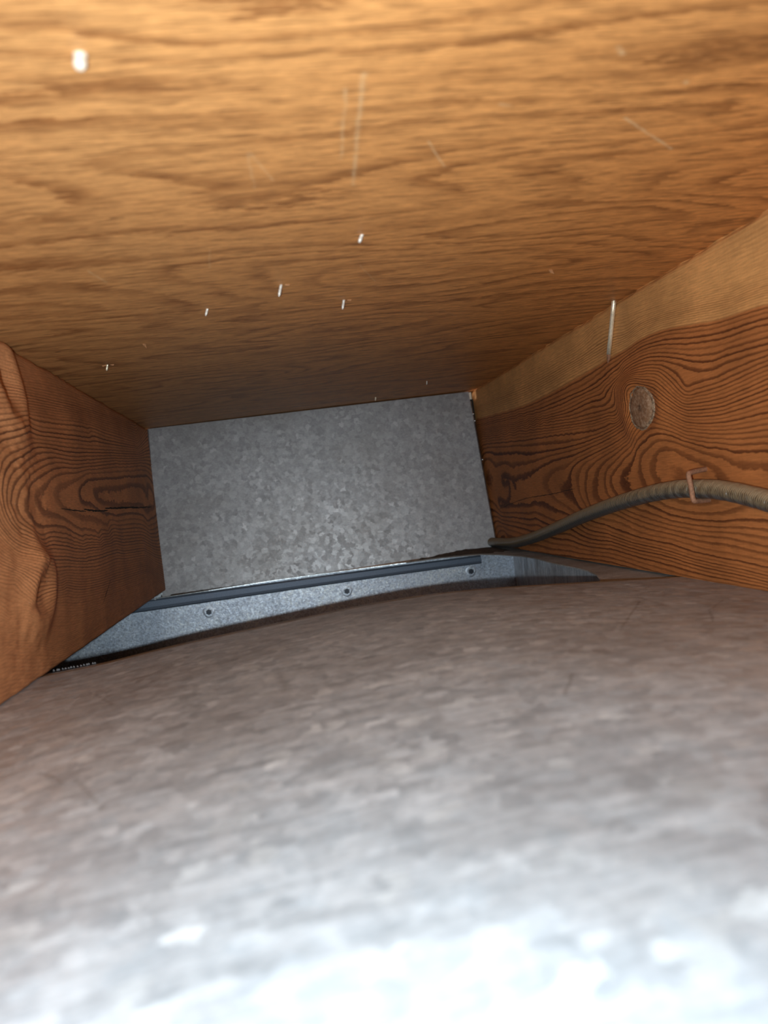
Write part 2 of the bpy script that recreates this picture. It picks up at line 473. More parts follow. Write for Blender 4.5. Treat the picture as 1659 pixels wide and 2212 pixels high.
# ------------------------------------------------------------------ growth ring maps of the two joists (y mm, z mm on the face)
RIGHT_RINGS=[(0,[(5.0,145.6),(-157.3,138.5),(-243.3,139.1),(-314.6,142.3),(-357.7,144.3),(-392.5,146.1),(-413.7,147.8),(-436.4,147.5),(-452.4,146.2),(-481.1,142.3),(-499.5,139.7),(-524.7,138.2),(-544.1,136.9)]),
(2,[(7.7,140.4),(-139.9,133.8),(-236.0,132.1),(-311.8,133.5),(-352.7,138.6),(-368.3,140.6),(-398.7,143.0),(-416.8,144.8),(-443.7,143.7),(-460.0,141.0),(-489.4,136.1),(-511.7,135.2),(-543.3,132.7)]),
(3,[(9.5,136.8),(-168.5,129.6),(-246.8,129.1),(-320.1,130.1),(-347.5,132.8),(-366.8,135.7),(-395.2,140.6),(-418.7,142.0),(-442.8,140.0),(-469.4,135.8),(-488.8,133.5),(-506.5,131.3),(-523.3,131.1),(-542.8,130.2)]),
(5,[(-365.7,132.0),(-404.3,138.3),(-430.3,138.3),(-447.4,135.4),(-468.1,130.2),(-487.4,127.2),(-514.0,126.1),(-541.8,124.7)]),
(6,[(-30.1,130.1),(-193.4,121.5),(-266.4,120.4),(-317.9,123.3),(-348.0,123.3),(-354.1,127.0),(-378.8,130.3),(-389.6,136.1),(-417.3,137.0),(-435.5,134.7),(-455.2,130.3),(-472.2,125.5),(-491.0,122.5),(-509.0,122.4),(-541.1,121.3)]),
(7,[(-388.6,132.6),(-416.8,135.1),(-435.0,132.5),(-454.7,128.3),(-471.7,123.5),(-490.5,120.0),(-508.6,120.6),(-540.7,119.2)]),
(8,[(-373.9,128.1),(-402.9,133.1),(-428.7,132.0),(-445.7,128.3),(-460.8,121.8),(-471.4,117.8),(-482.8,115.3),(-494.1,115.4),(-512.0,116.6),(-540.1,116.2)]),
(9,[(-8.0,128.0),(-135.0,122.4),(-230.5,117.4),(-284.8,112.2),(-323.3,111.4),(-357.6,111.3),(-370.3,116.8),(-368.0,122.3),(-377.9,127.3),(-380.2,128.9),(-402.3,130.8),(-425.5,129.1),(-440.3,125.4),(-452.4,118.9),(-461.4,110.9),(-466.4,109.9),(-478.7,110.4),(-493.0,110.1),(-511.0,111.5),(-539.5,112.8)]),
(11,[(-5.5,122.8),(-189.9,112.4),(-261.9,107.7),(-321.2,104.6),(-362.3,105.5),(-374.9,111.7),(-376.1,121.2),(-379.4,125.9),(-394.5,127.9),(-421.1,127.0),(-435.2,124.0)]),
(11,[(-466.3,104.9),(-482.3,104.7),(-501.0,105.4),(-518.4,107.4),(-538.9,109.8)]),
(13,[(-2.4,116.6),(-187.9,107.4),(-300.9,100.2),(-354.2,99.8),(-377.5,105.0),(-375.7,113.1),(-376.5,121.3),(-391.3,126.5),(-407.8,126.3)]),
(13,[(-466.8,102.7),(-486.5,102.0),(-513.3,102.6),(-537.9,104.6)]),
(15,[(-385.7,111.8),(-385.1,120.0),(-395.0,124.7)]),
(15,[(-470.9,97.9),(-494.6,96.4),(-512.4,98.4),(-537.1,100.7)]),
(16.5,[(-465.3,96.0),(-489.6,94.5),(-511.8,95.1),(-536.4,96.8)]),
(18,[(-464.5,92.8),(-497.9,91.0),(-535.6,92.9)]),
(19,[(-464.3,91.8),(-488.4,89.1),(-514.8,90.0),(-535.1,90.3)]),
(20,[(-468.7,88.7),(-496.9,86.2),(-534.4,86.3)]),
(21.5,[(-463.3,87.6),(-496.4,83.8),(-533.8,83.2)]),
(23,[(-462.8,85.5),(-495.7,80.9),(-533.0,79.2)]),
(24,[(-456.9,82.8),(-476.7,79.5),(-503.7,76.7),(-532.3,75.6)]),
(14,[(-26.4,113.5),(-163.3,105.8),(-248.4,104.5),(-315.7,102.2),(-356.7,103.1)]),
(15,[(-24.1,108.7),(-118.5,103.4),(-199.2,97.2),(-265.8,94.2),(-313.4,95.1),(-355.6,99.4),(-378.6,103.1)]),
(16,[(-49.1,98.1),(-115.2,95.6),(-160.4,91.7),(-220.9,90.8),(-274.6,90.6),(-321.4,93.0),(-354.6,95.8),(-379.0,100.0)]),
(17,[(-109.5,82.5),(-181.6,84.6),(-231.0,87.0),(-283.7,88.5),(-329.4,91.7),(-362.1,95.7),(-378.2,97.1)]),
(18,[(-70.3,67.4),(-148.9,70.2),(-191.4,76.7),(-240.3,81.9),(-281.8,83.0),(-319.8,87.8),(-353.3,91.5),(-377.5,94.8)]),
(19,[(-229.7,71.0),(-258.9,74.2),(-290.9,81.7),(-327.5,85.3),(-352.4,88.5),(-376.9,92.4)]),
(19,[(-214.5,60.7),(-229.0,50.3),(-249.0,45.6),(-272.8,38.2),(-292.9,30.6),(-334.5,26.1)]),
(20,[(-269.6,70.0),(-283.8,77.2),(-318.0,82.0),(-351.7,86.0),(-376.4,90.7)]),
(20,[(-268.2,65.7),(-272.4,54.8),(-279.0,45.4),(-288.9,41.1)]),
(21,[(-292.9,70.4),(-298.3,75.7),(-317.2,79.3),(-343.1,83.5),(-375.7,88.3)]),
(21,[(-287.4,65.0),(-285.6,53.8)]),
(22,[(-307.1,69.7),(-324.9,76.9),(-350.4,81.7),(-375.2,86.6)]),
(22,[(-303.7,64.4),(-298.6,54.3),(-302.5,43.9)]),
(23,[(-327.4,68.8),(-340.5,74.6),(-357.1,78.7),(-374.5,84.2)]),
(23,[(-324.8,60.3),(-324.5,48.4)]),
(24,[(-340.2,68.2),(-357.5,74.9),(-373.4,80.0)]),
(24,[(-335.5,63.2),(-336.3,55.4),(-342.3,48.9)]),
(25,[(-355.4,67.5),(-372.0,75.3)]),
(25,[(-346.4,62.8),(-350.2,55.1)]),
(26,[(-378.2,58.7),(-379.7,66.9),(-388.5,75.3),(-394.1,80.5),(-409.7,83.5)]),
(27,[(-400.7,59.2),(-397.6,67.9),(-400.9,75.1),(-408.5,78.8),(-426.0,83.0),(-440.9,80.9),(-455.4,76.5),(-470.0,72.2),(-492.6,66.1),(-500.7,62.7),(-518.3,59.0),(-529.2,59.5)]),
(28,[(-428.1,57.7),(-421.9,62.0),(-417.4,68.7),(-421.6,75.5),(-435.0,75.7),(-448.6,70.9),(-460.5,66.4),(-478.2,64.4),(-475.9,58.8)]),
(28.6,[(-441.8,65.7),(-452.1,62.4)]),
(26,[(-456.3,80.2),(-466.3,78.3),(-492.4,73.7),(-497.3,71.3),(-514.9,70.1),(-531.0,69.0)]),
(27,[(-420.1,45.0),(-436.0,42.1),(-452.3,40.4),(-467.8,39.9),(-487.2,41.0),(-505.3,43.5)]),
(26,[(-404.6,43.9),(-417.8,40.9),(-435.1,38.1),(-456.6,36.1),(-481.3,35.3),(-495.3,36.5),(-510.8,37.4),(-524.8,36.7)]),
(25,[(-386.5,42.1),(-410.9,38.5),(-424.9,35.1),(-450.5,32.7),(-471.0,32.0),(-503.0,32.2),(-523.8,31.8)]),
(24,[(-370.1,40.2),(-400.9,34.8),(-433.5,31.8),(-465.6,30.3),(-489.3,29.4),(-510.7,29.0),(-523.2,28.5)]),
(23,[(-357.6,38.8),(-383.1,34.5),(-415.3,30.8),(-443.8,27.5),(-464.8,26.5),(-488.7,26.8),(-505.7,24.5),(-522.2,23.3)]),
(22,[(-347.7,37.4),(-368.5,34.3),(-395.6,29.8),(-426.4,26.4),(-454.0,24.5),(-483.5,23.5),(-505.0,21.0),(-521.6,20.2)]),
(21,[(-337.0,34.6),(-360.2,31.6),(-381.0,26.9),(-413.8,24.8),(-442.5,21.8),(-468.1,19.2),(-495.7,17.5),(-520.8,16.2)]),
(20,[(-335.2,28.4),(-365.9,25.2),(-400.0,21.3),(-424.9,20.5),(-452.2,16.7),(-486.3,15.5),(-520.3,13.3)]),
(19,[(-334.2,24.9),(-364.7,20.5),(-392.8,19.1),(-418.1,17.2),(-440.7,14.4),(-476.2,11.7),(-498.7,11.3),(-519.7,10.4)]),
(17,[(-332.9,20.7),(-378.2,16.6),(-417.3,14.2),(-450.9,11.1),(-489.6,9.6),(-519.0,6.6)]),
(15,[(-331.5,15.8),(-377.0,12.0),(-416.3,10.0),(-460.3,6.8),(-518.5,4.2)]),
(13,[(-329.6,9.4),(-375.4,6.2),(-414.6,3.3),(-459.1,1.3),(-517.8,0.8)]),
(11,[(-327.7,3.0),(-106.0,1.0)]),
(18,[(-193.3,49.1),(-222.0,43.4),(-256.6,37.4)]),
(18,[(-43.9,47.7),(-153.5,47.0)]),
(17,[(-171.9,39.3),(-222.6,32.5)]),
(16,[(-162.0,34.2),(-198.0,29.0)]),
(16,[(-28.8,38.9)]),
(13,[(-29.3,24.0),(-141.1,15.8)]),
(11,[(-46.6,14.6),(-58.5,2.4)]),
(15,[(-172.6,27.7)]),
(17.4,[(-33.4,64.6),(-85.6,64.2)]),
(17.4,[(-29.7,56.8),(-74.5,54.1)]),
(18.3,[(-173.1,62.6),(-157.2,56.3),(-148.9,63.3)]),
(17.7,[(-110.4,62.6)]),
(-8,[(-1.8,158.9),(-178.7,154.5),(-299.5,155.7),(-363.7,158.9),(-394.9,156.6),(-416.4,157.8),(-446.9,156.2),(-483.3,151.9),(-518.4,147.2)]),
(-16,[(-7.5,170.0),(-184.6,169.2),(-304.1,169.3),(-375.7,172.3),(-547.5,154.3)]),
(-26,[(18.5,181.4),(-188.9,179.6),(-326.9,179.9),(-382.4,179.5),(-551.5,175.1)])]
LEFT_RINGS=[(0,[(-438.7,140.4),(-416.9,141.9),(-368.1,145.2),(-278.4,152.4),(-195.0,154.0),(-56.8,157.4)]),
(1,[(-459.1,134.0),(-429.9,138.8),(-400.8,138.1),(-347.6,142.4),(-266.1,147.8)]),
(3,[(-453.6,129.5),(-432.2,133.2),(-406.7,133.0),(-362.1,135.4),(-290.9,139.8)]),
(5,[(-464.5,120.1),(-428.6,126.1),(-391.8,128.6),(-328.8,132.5),(-240.3,137.3),(-63.7,147.9)]),
(6,[(-466.0,116.0),(-433.2,123.0),(-396.6,126.4),(-330.2,129.7)]),
(7,[(-467.6,112.0),(-425.6,121.4),(-397.7,124.1),(-337.3,125.3),(-243.1,132.5),(-67.5,142.8)]),
(8,[(-469.5,107.0),(-436.6,114.8),(-389.1,121.8),(-320.7,123.8)]),
(9,[(-471.8,101.0),(-455.1,107.1),(-420.1,114.2),(-380.4,118.8),(-314.1,121.5),(-209.7,130.0)]),
(10,[(-471.7,94.2),(-464.1,99.3),(-431.2,108.2),(-381.6,116.3),(-310.2,119.0),(-211.2,127.5)]),
(11,[(-457.5,93.9),(-445.5,100.8),(-404.2,109.4),(-361.2,114.4),(-311.4,116.5),(-171.9,128.1)]),
(12,[(-425.5,93.8),(-418.0,98.8),(-385.5,107.8),(-326.4,112.8),(-267.3,118.3),(-47.0,133.1)]),
(13,[(-380.5,96.7),(-362.8,101.9),(-315.7,108.5),(-294.1,112.8),(-252.7,116.0),(-21.2,128.3)]),
(14,[(-324.1,97.6),(-318.9,102.3),(-297.7,106.4),(-256.3,109.9),(-181.0,114.1),(-26.3,121.9)]),
(15,[(-260.7,98.2),(-189.3,96.0),(-40.5,95.4),(-2.3,95.7)]),
(15,[(-275.1,100.9)]),
(14.6,[(-37.0,108.2)]),
(13.4,[(-57.3,74.3)]),
(9,[(-68.1,60.6)]),
(4,[(-77.8,48.3)]),
(13,[(-381.9,96.4),(-379.6,92.2),(-365.8,89.2),(-299.0,85.0),(-200.1,79.3)]),
(12,[(-426.7,94.0),(-422.9,90.8),(-404.4,86.8),(-375.7,82.5),(-318.3,75.6),(-242.4,72.2)]),
(11,[(-456.8,95.2),(-455.2,88.1),(-445.1,82.3),(-429.4,79.9),(-388.3,78.5),(-346.0,72.4),(-278.8,67.3)]),
(10,[(-471.2,95.5),(-473.7,85.7),(-461.9,79.1),(-444.9,75.0),(-418.7,75.8),(-390.5,73.8),(-336.2,66.8)]),
(9,[(-478.7,83.3),(-466.7,78.2),(-446.2,71.9),(-416.6,72.4),(-389.8,70.8)]),
(7,[(-480.9,77.6),(-446.2,68.2),(-421.9,68.7),(-393.8,66.8),(-338.6,62.3)]),
(5,[(-441.0,64.8),(-394.0,62.1),(-340.7,58.5),(-213.7,58.5)]),
(3,[(-483.5,71.0),(-445.6,61.9),(-395.9,58.2),(-330.4,53.2)]),
(1,[(-444.1,57.6),(-397.5,54.8),(-324.3,49.5)]),
(-1,[(-486.0,64.5),(-437.1,54.4),(-420.5,51.4),(-391.7,49.6),(-307.5,44.1),(-222.8,44.5)]),
(-6,[(-394.7,43.4),(-339.0,37.4),(-229.7,33.9),(-91.7,30.7)]),
(-12,[(-490.5,53.0),(-468.0,38.5),(-454.2,34.2),(-427.5,36.1),(-399.5,33.4),(-344.0,28.1),(-151.9,21.0)]),
(-18,[(-496.2,38.3),(-476.2,36.6),(-456.7,28.4),(-422.5,26.7),(-383.6,21.9),(-308.2,17.0),(-107.9,10.3)]),
(-24,[(-498.2,33.1),(-458.0,25.5),(-408.4,15.0),(-340.0,11.3),(-207.2,7.4)]),
(-30,[(-500.5,27.0),(-445.2,16.7),(-390.9,7.4),(-282.9,6.5)]),
(-36,[(-504.0,18.1),(-449.3,7.5),(-414.5,2.4)]),
(-41,[(-508.1,7.6)]),
(-4,[(-423.1,147.2),(-405.4,148.4),(-317.1,155.6),(-189.6,162.8),(-49.0,168.0)]),
(-8,[(-416.7,154.6),(-361.8,158.9),(-256.0,166.0),(-96.6,173.8)]),
(1,[(-59.1,154.2)]),
(4,[(-63.0,149.0)]),
(-12,[(-422.9,159.7),(-358.1,166.9),(-281.7,172.8),(-138.9,179.0)]),
(-16,[(-414.6,167.7),(-354.9,173.6),(-279.2,177.5)]),
(-20,[(-427.9,175.0),(-394.4,174.1)])]


def ring_field(rings, yy, zz, smooth=4.0):
    """thin-plate spline through the ring lines: ring number at every point of the face"""
    P, V = [], []
    for s, pts in rings:
        L = sum(math.dist(p, q) for p, q in zip(pts, pts[1:]))
        n = max(len(pts) - 1, int(L / 6.0))
        for p in (smooth_path(pts, n) if len(pts) > 1 else pts):
            P.append(tuple(p))
            V.append(s)
    P = np.array(P) / 100.0
    V = np.array(V, float)
    n = len(P)

    def phi(r2):
        return np.where(r2 > 1e-12, 0.5 * r2 * np.log(np.maximum(r2, 1e-12)), 0.0)
    A = np.zeros((n + 3, n + 3))
    A[:n, :n] = phi(((P[:, None] - P[None]) ** 2).sum(-1)) + np.eye(n) * smooth * 1e-3
    A[:n, n] = 1
    A[:n, n + 1:] = P
    A[n:, :n] = A[:n, n:].T
    w = np.linalg.solve(A, np.concatenate([V, np.zeros(3)]))
    Q = np.stack([yy.ravel() * 10, zz.ravel() * 10], 1)
    out = np.empty(len(Q))
    for i in range(0, len(Q), 8000):
        q = Q[i:i + 8000]
        out[i:i + 8000] = phi(((q[:, None] - P[None]) ** 2).sum(-1)) @ w[:n] + w[n] + q @ w[n + 1:]
    return out.reshape(yy.shape)


rng = np.random.default_rng(4)


def value_noise(u, v, seed):
    r = np.random.default_rng(seed).random((64, 64))
    iu, iv = np.floor(u).astype(int), np.floor(v).astype(int)
    fu, fv = u - iu, v - iv
    fu, fv = fu * fu * (3 - 2 * fu), fv * fv * (3 - 2 * fv)
    g = lambda a, b: r[a % 64, b % 64]
    return (g(iu, iv) * (1 - fu) + g(iu + 1, iv) * fu) * (1 - fv) + (g(iu, iv + 1) * (1 - fu) + g(iu + 1, iv + 1) * fu) * fv - 0.5


# ------------------------------------------------------------------ the setting: plywood subfloor overhead, board far beyond the end cap
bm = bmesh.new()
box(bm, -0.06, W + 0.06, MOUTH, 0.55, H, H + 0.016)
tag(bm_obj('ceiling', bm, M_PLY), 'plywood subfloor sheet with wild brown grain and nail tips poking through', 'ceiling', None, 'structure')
bm = bmesh.new()
box(bm, -0.06, W + 0.06, 0.50, 0.515, -0.02, H)
tag(bm_obj('wall_back', bm, M_CREAM), None, None, None, 'structure')


# ------------------------------------------------------------------ joists
def joist(name, side, rings, mat, relief):
    """side +1: face looks to -X at x = W; side -1: face looks to +X at x = 0"""
    x0 = W if side > 0 else 0.0
    ys = np.concatenate([np.linspace(MOUTH, -0.64, 40), np.linspace(-0.637, 0.03, 460), [0.25, 0.5]])
    zs = np.linspace(0.0, H, 200)
    yy, zz = np.meshgrid(ys, zs, indexing='ij')
    g = ring_field(rings, np.clip(yy, -0.66, 0.05), zz)
    dx = relief(yy, zz, g)
    edge = np.minimum(zz, H - zz)
    chips = 0.5 + value_noise(yy * 130, zz * 0 + 3, 41 + side) + 0.6 * value_noise(yy * 45, zz * 0 + 7, 43 + side)
    dx = dx - (0.0012 + 0.0022 * np.clip(chips, 0, 1.2)) * np.clip(1 - (H - zz) / 0.0035, 0, 1) ** 2        # worn upper arris
    dx = dx - 0.0008 * np.clip(1 - zz / 0.0015, 0, 1) ** 2
    xx = x0 - side * dx
    V = np.stack([xx, yy, zz], -1).reshape(-1, 3)
    ny, nz = yy.shape
    F = []
    for i in range(ny - 1):
        for j in range(nz - 1):
            a = i * nz + j
            f = (a, a + nz, a + nz + 1, a + 1)
            F.append(f if side < 0 else f[::-1])
    V = V.tolist()
    G = g.ravel().tolist()
    # the other three sides of the timber
    back = x0 + side * 0.038
    nb = len(V)
    for i in range(ny):
        V += [[back, ys[i], 0.0], [back, ys[i], H]]
        G += [0.0, 0.0]
    for i in range(ny - 1):
        a, b = i * nz, (i + 1) * nz
        c, d = nb + 2 * i, nb + 2 * (i + 1)
        F += [(a, c, d, b), (a + nz - 1, b + nz - 1, d + 1, c + 1), (c, c + 1, d + 1, d)]
    return mesh_obj(name, V, F, mat, None, True, {'grain': G})


def relief_knotty(y, z, g):
    d = 0.0005 * value_noise(y * 60, z * 60, 1) + 0.0012 * value_noise(y * 12, z * 14, 2)
    r = np.hypot((y + 0.4080) / 0.0200, (z - 0.1062) / 0.0155)
    d += 0.0022 * np.exp(-((r - 1.2) / 0.55) ** 2) - 0.0012 * np.exp(-(r / 0.9) ** 4)
    return d


def relief_wavy(y, z, g):
    d = 0.0006 * value_noise(y * 50, z * 60, 5) + 0.0016 * value_noise(y * 11, z * 16, 6)
    # the face swells towards the grain swirl and the knots near the mouth, and drops behind them
    ridge = -0.454 + 0.008 * np.sin(z * 45 + 0.9) + 0.008 * value_noise(y * 0, z * 70, 8)
    up = np.clip((y - ridge + 0.12) / 0.12, 0, 1)
    down = np.clip((ridge + 0.20 - y) / 0.20, 0, 1)
    body = np.clip(z / 0.06, 0, 1) * np.clip((0.176 - z) / 0.07, 0, 1)
    lip = np.exp(-((z - 0.058) / 0.014) ** 2)
    fall = 1 / (1 + np.exp((y - ridge - 0.004) / 0.0035))
    d += 0.0085 * body * np.where(y < ridge, up ** 1.2, down)
    d += (0.0010 + 0.0026 * lip) * body * fall * np.clip((y + 0.53) / 0.06, 0, 1)
    d += 0.0009 * value_noise(y * 170, z * 210, 9) * np.exp(-((y + 0.470) / 0.035) ** 2)
    r1 = np.hypot((y + 0.4520) / 0.020, (z - 0.0450) / 0.017)
    d += 0.0030 * np.exp(-((r1 - 1.0) / 0.5) ** 2) - 0.0020 * np.exp(-(r1 / 0.6) ** 2)
    r2 = np.hypot((y + 0.4500) / 0.018, (z - 0.158) / 0.026)
    d += 0.0035 * np.exp(-((r2 - 1.0) / 0.5) ** 2) - 0.0030 * np.exp(-(r2 / 0.7) ** 2)
    return d


def crack(parent, side, relief, pts, width, seed):
    """drying crack: a thin jagged dark slit lying along the face"""
    r = random.Random(seed)
    x0 = W if side > 0 else 0.0
    n = max(6, int(math.dist(pts[0], pts[-1]) / 0.004))
    up_, dn = [], []
    line = smooth_path(pts, n)
    for i in range(n + 1):
        u = i / n
        q = line[i]
        w = width * (0.25 + math.sin(math.pi * u) ** 0.6) * r.uniform(0.6, 1.25)
        z = q[1] + r.uniform(-0.0002, 0.0002)
        x = x0 - side * (float(relief(np.array(q[0]), np.array(z), None)) + 0.00025)
        up_.append((x, q[0], z + w / 2))
        dn.append((x, q[0], z - w / 2))
    V = up_ + dn
    F = [(i, i + 1, n + 2 + i, n + 1 + i) for i in range(n)]
    o = mesh_obj('drying_crack', V, F, M_DARK, parent)
    o['label'] = 'thin dark drying crack'


jr = joist('floor_joist', 1, RIGHT_RINGS, M_JR, relief_knotty)
tag(jr, 'reddish fir floor joist with big oval knot, pale sapwood band and stapled cable', 'joist', 'floor joists beside the metal end cap')
jl = joist('floor_joist', -1, LEFT_RINGS, M_JL, relief_wavy)
tag(jl, 'dark brown floor joist with long drying cracks and swirling grain, no cable', 'joist', 'floor joists beside the metal end cap')

for k, (c, w) in enumerate((([(-0.388, 0.0885), (-0.345, 0.0872), (-0.315, 0.0868)], 0.0006), ([(-0.322, 0.0884), (-0.285, 0.0873), (-0.235, 0.0876)], 0.0011),
                            ([(-0.245, 0.0893), (-0.18, 0.0897), (-0.10, 0.0905)], 0.0013), ([(-0.13, 0.0893), (-0.06, 0.0905), (-0.02, 0.0907)], 0.0009),
                            ([(-0.295, 0.0205), (-0.262, 0.0345)], 0.0006))):
    crack(jl, -1, relief_wavy, c, w, k)
crack(jr, 1, relief_knotty, [(-0.035, 0.0405), (-0.13, 0.051), (-0.215, 0.0545), (-0.275, 0.0580)], 0.0005, 9)

# oval knot of the right joist: raised plug and ragged bark ring
bm = bmesh.new()
cy, cz = -0.4062, 0.1062
N = 40
prev = None
rr = random.Random(3)
wob = [1 + rr.uniform(-0.05, 0.05) for _ in range(N)]
for rad, dx in ((1.0, 0.0), (0.99, 0.0011), (0.86, 0.0022), (0.55, 0.0024), (0.22, 0.0022)):
    ring = [bm.verts.new((W - dx - rr.uniform(0, 0.0003), cy + 0.0142 * rad * wob[k] * math.cos(2 * math.pi * k / N),
                          cz + 0.0128 * rad * wob[k] * math.sin(2 * math.pi * k / N))) for k in range(N)]
    if prev:
        for k in range(N):
            bm.faces.new((prev[k], prev[(k + 1) % N], ring[(k + 1) % N], ring[k]))
    prev = ring
bm.faces.new(prev)
knot = bm_obj('knot', bm, M_KNOT, jr, True)
knot['label'] = 'oval grey brown knot'
bm = bmesh.new()
prev = None
wob = [1 + rr.uniform(-0.04, 0.05) for _ in range(64)]
for rad, dx in ((1.00, 0.0002), (1.03, 0.0017), (1.08, 0.0015), (1.13, 0.0000)):
    ring = []
    for k in range(64):
        a = 2 * math.pi * k / 64
        wide = 1 + 0.20 * max(0.0, -math.cos(a)) ** 2
        ring.append(bm.verts.new((W - max(0, dx + rr.uniform(-0.0004, 0.0004) * (dx > 0.001)), cy + 0.0142 * rad * wob[k] * wide * math.cos(a),
                                  cz + 0.0128 * rad * wob[k] * math.sin(a))))
    if prev:
        for k in range(64):
            bm.faces.new((prev[k], prev[(k + 1) % 64], ring[(k + 1) % 64], ring[k]))
    prev = ring
bm_obj('bark_ring', bm, plain('knot_bark', (0.30, 0.20, 0.125), 0.85, 0.0, 0.7, 900.0, 0.9), knot, False)

# ------------------------------------------------------------------ sheet metal end cap
cap = empty('metal_end_cap', (0.18, 0.0, 0.0))
tag(cap, 'grey spangled galvanised sheet metal cap closing the far end between the joists', 'end cap')
TL, TR, BR, BL = (0.0016, 0.1777), (0.3612, 0.1769), (0.3660, -0.0012), (-0.0043, -0.0066)
nx, nz = 30, 16
V, F = [], []
R0 = 0.004
for j in range(nz + 1):
    for i in range(nx + 1):
        u, v = i / nx, j / nz
        bot = np.array(BL) * (1 - u) + np.array(BR) * u
        top = np.array(TL) * (1 - u) + np.array(TR) * u
        p = bot * (1 - v) + top * v
        y = -0.009 + 0.021 * v - 0.018 * (u - 0.5) + 0.0014 * float(value_noise(np.array(u * 3.0), np.array(v * 2.0), 12))
        V.append((p[0], y, p[1]))
for j in range(nz):
    for i in range(nx):
        a = j * (nx + 1) + i
        F.append((a, a + 1, a + nx + 2, a + nx + 1))
# rounded fold and return flanges along the two sides and the top
def fold(ids, out, width, skip=lambda k: False):
    base = len(V)
    steps = [(0.0, 0.0)] + [(R0 * math.sin(a) * 0.55, R0 * (1 - math.cos(a))) for a in (0.5, 1.0, 1.5)] + [(R0 * 0.55 + 0.0008, width)]
    m = len(steps)
    for k in ids:
        x, y, z = V[k]
        for o, b in steps:
            V.append((x + out[0] * o, y + b, z + out[1] * o))
    for q in range(len(ids) - 1):
        if skip(q):
            continue
        for s in range(m - 1):
            a = base + q * m + s
            F.append((a, a + m, a + m + 1, a + 1))
left_ids = [j * (nx + 1) for j in range(nz + 1)]
right_ids = [j * (nx + 1) + nx for j in range(nz + 1)]
top_ids = [nz * (nx + 1) + i for i in range(nx + 1)]
fold(left_ids, (-1, 0), 0.03)
fold(right_ids, (1, 0), 0.03, lambda q: q >= nz - 1)
fold(top_ids, (0, 0.0001), 0.03)
adopt(mesh_obj('face_sheet', V, F, M_CAP, None, True), cap)
bm = bmesh.new()
box(bm, W - 0.0100, W, 0.012, 0.017, 0.0, 0.1690)
adopt(bm_obj('added_gap_block', bm, M_DARK), cap)  # dark box added to hide the lit joist in the gap

nail_pts = [(0.0005, 0.137), (-0.0010, 0.079), (-0.0030, 0.006), (0.3632, 0.151), (0.3638, 0.143), (0.3655, 0.098)]
proto = None
for (x, z) in nail_pts:
    if proto is None:
        bm = bmesh.new()
        bmesh.ops.create_uvsphere(bm, u_segments=10, v_segments=6, radius=0.0011)
        proto = bm_obj('nail_head', bm, M_CUT, None, True)
        o = proto
    else:
        o = proto.copy()
        COL.objects.link(o)
    o.location = (x, -0.0106 + 0.024 * z / 0.178 - 0.018 * (x / 0.36 - 0.5), z)
    adopt(o, cap)
bm = bmesh.new()
vs = [bm.verts.new(p) for p in ((-0.0135, -0.004, -0.0075), (-0.0035, -0.004, -0.0015), (-0.0025, -0.004, -0.0032), (-0.011, -0.004, -0.0085),
                                (-0.0135, -0.001, -0.0075), (-0.0035, -0.001, -0.0015), (-0.0025, -0.001, -0.0032), (-0.011, -0.001, -0.0085))]
for f in ((0, 1, 2, 3), (7, 6, 5, 4), (0, 4, 5, 1), (1, 5, 6, 2), (2, 6, 7, 3), (3, 7, 4, 0)):
    bm.faces.new([vs[i] for i in f])
t = adopt(bm_obj('gap_light_tab', bm, M_CUT), cap)  # steel tab added in place of light showing through the gap
t['label'] = 'bright metal sliver standing in for light through the gap'

bm = bmesh.new()
box(bm, W - 0.0045, W - 0.0005, 0.016, 0.075, 0.155, H - 0.001)
tag(bm_obj('foam_strip', bm, M_CREAM), 'cream foam strip glimpsed through the gap at the upper corner of the metal cap', 'foam strip')

# ------------------------------------------------------------------ trunk duct below, seen through the cut opening
duct = empty('trunk_duct', (0.05, -0.2, -0.26))
tag(duct, 'galvanised trunk duct seen through the cut opening below the metal cap, bluish with three screws', 'duct')
# top plate with the cut opening: front edge points (x, y, z) and the matching back / outer points
edge = [(-0.30, -0.004, -0.0072), (-0.12, -0.004, -0.0072), (-0.0130, -0.0045, -0.0067), (0.0458, -0.0060, -0.0059), (0.1126, -0.0040, -0.0048),
        (0.1720, -0.0040, -0.0048), (0.2625, -0.0160, -0.0045), (0.3025, -0.0340, -0.0030), (0.3337, -0.0760, -0.0015), (0.3442, -0.1060, -0.0015),
        (0.3502, -0.1393, -0.0015), (0.3535, -0.1620, -0.0015), (0.3544, -0.1851, -0.0015), (0.3528, -0.2200, -0.0015), (0.3508, -0.2519, -0.0015),
        (0.3510, -0.3047, -0.0015), (0.3494, -0.3291, -0.0015), (0.3440, -0.3580, -0.0015), (0.3349, -0.3861, -0.0015), (0.3000, -0.4500, -0.0025), (0.28, -0.70, -0.004)]
outer = []
for (x, y, z) in edge:
    if y > -0.05 and x < 0.31:
        outer.append((x, 0.09, z))
    elif x > 0.31 and y > -0.11:
        outer.append((0.42, 0.09 if y > -0.09 else 0.0, -0.0015))
    else:
        outer.append((0.42, y, z))
bm = bmesh.new()
a = [bm.verts.new(p) for p in edge]
b = [bm.verts.new(p) for p in outer]
for i in range(len(edge) - 1):
    bm.faces.new((a[i], a[i + 1], b[i + 1], b[i]))
r = bmesh.ops.extrude_face_region(bm, geom=bm.faces[:])
for v in r['geom']:
    if isinstance(v, bmesh.types.BMVert):
        v.co.z -= 0.0009
p = adopt(bm_obj('top_plate', bm, M_DUST), duct)
p['label'] = 'dust covered metal plate with a curved snipped edge'
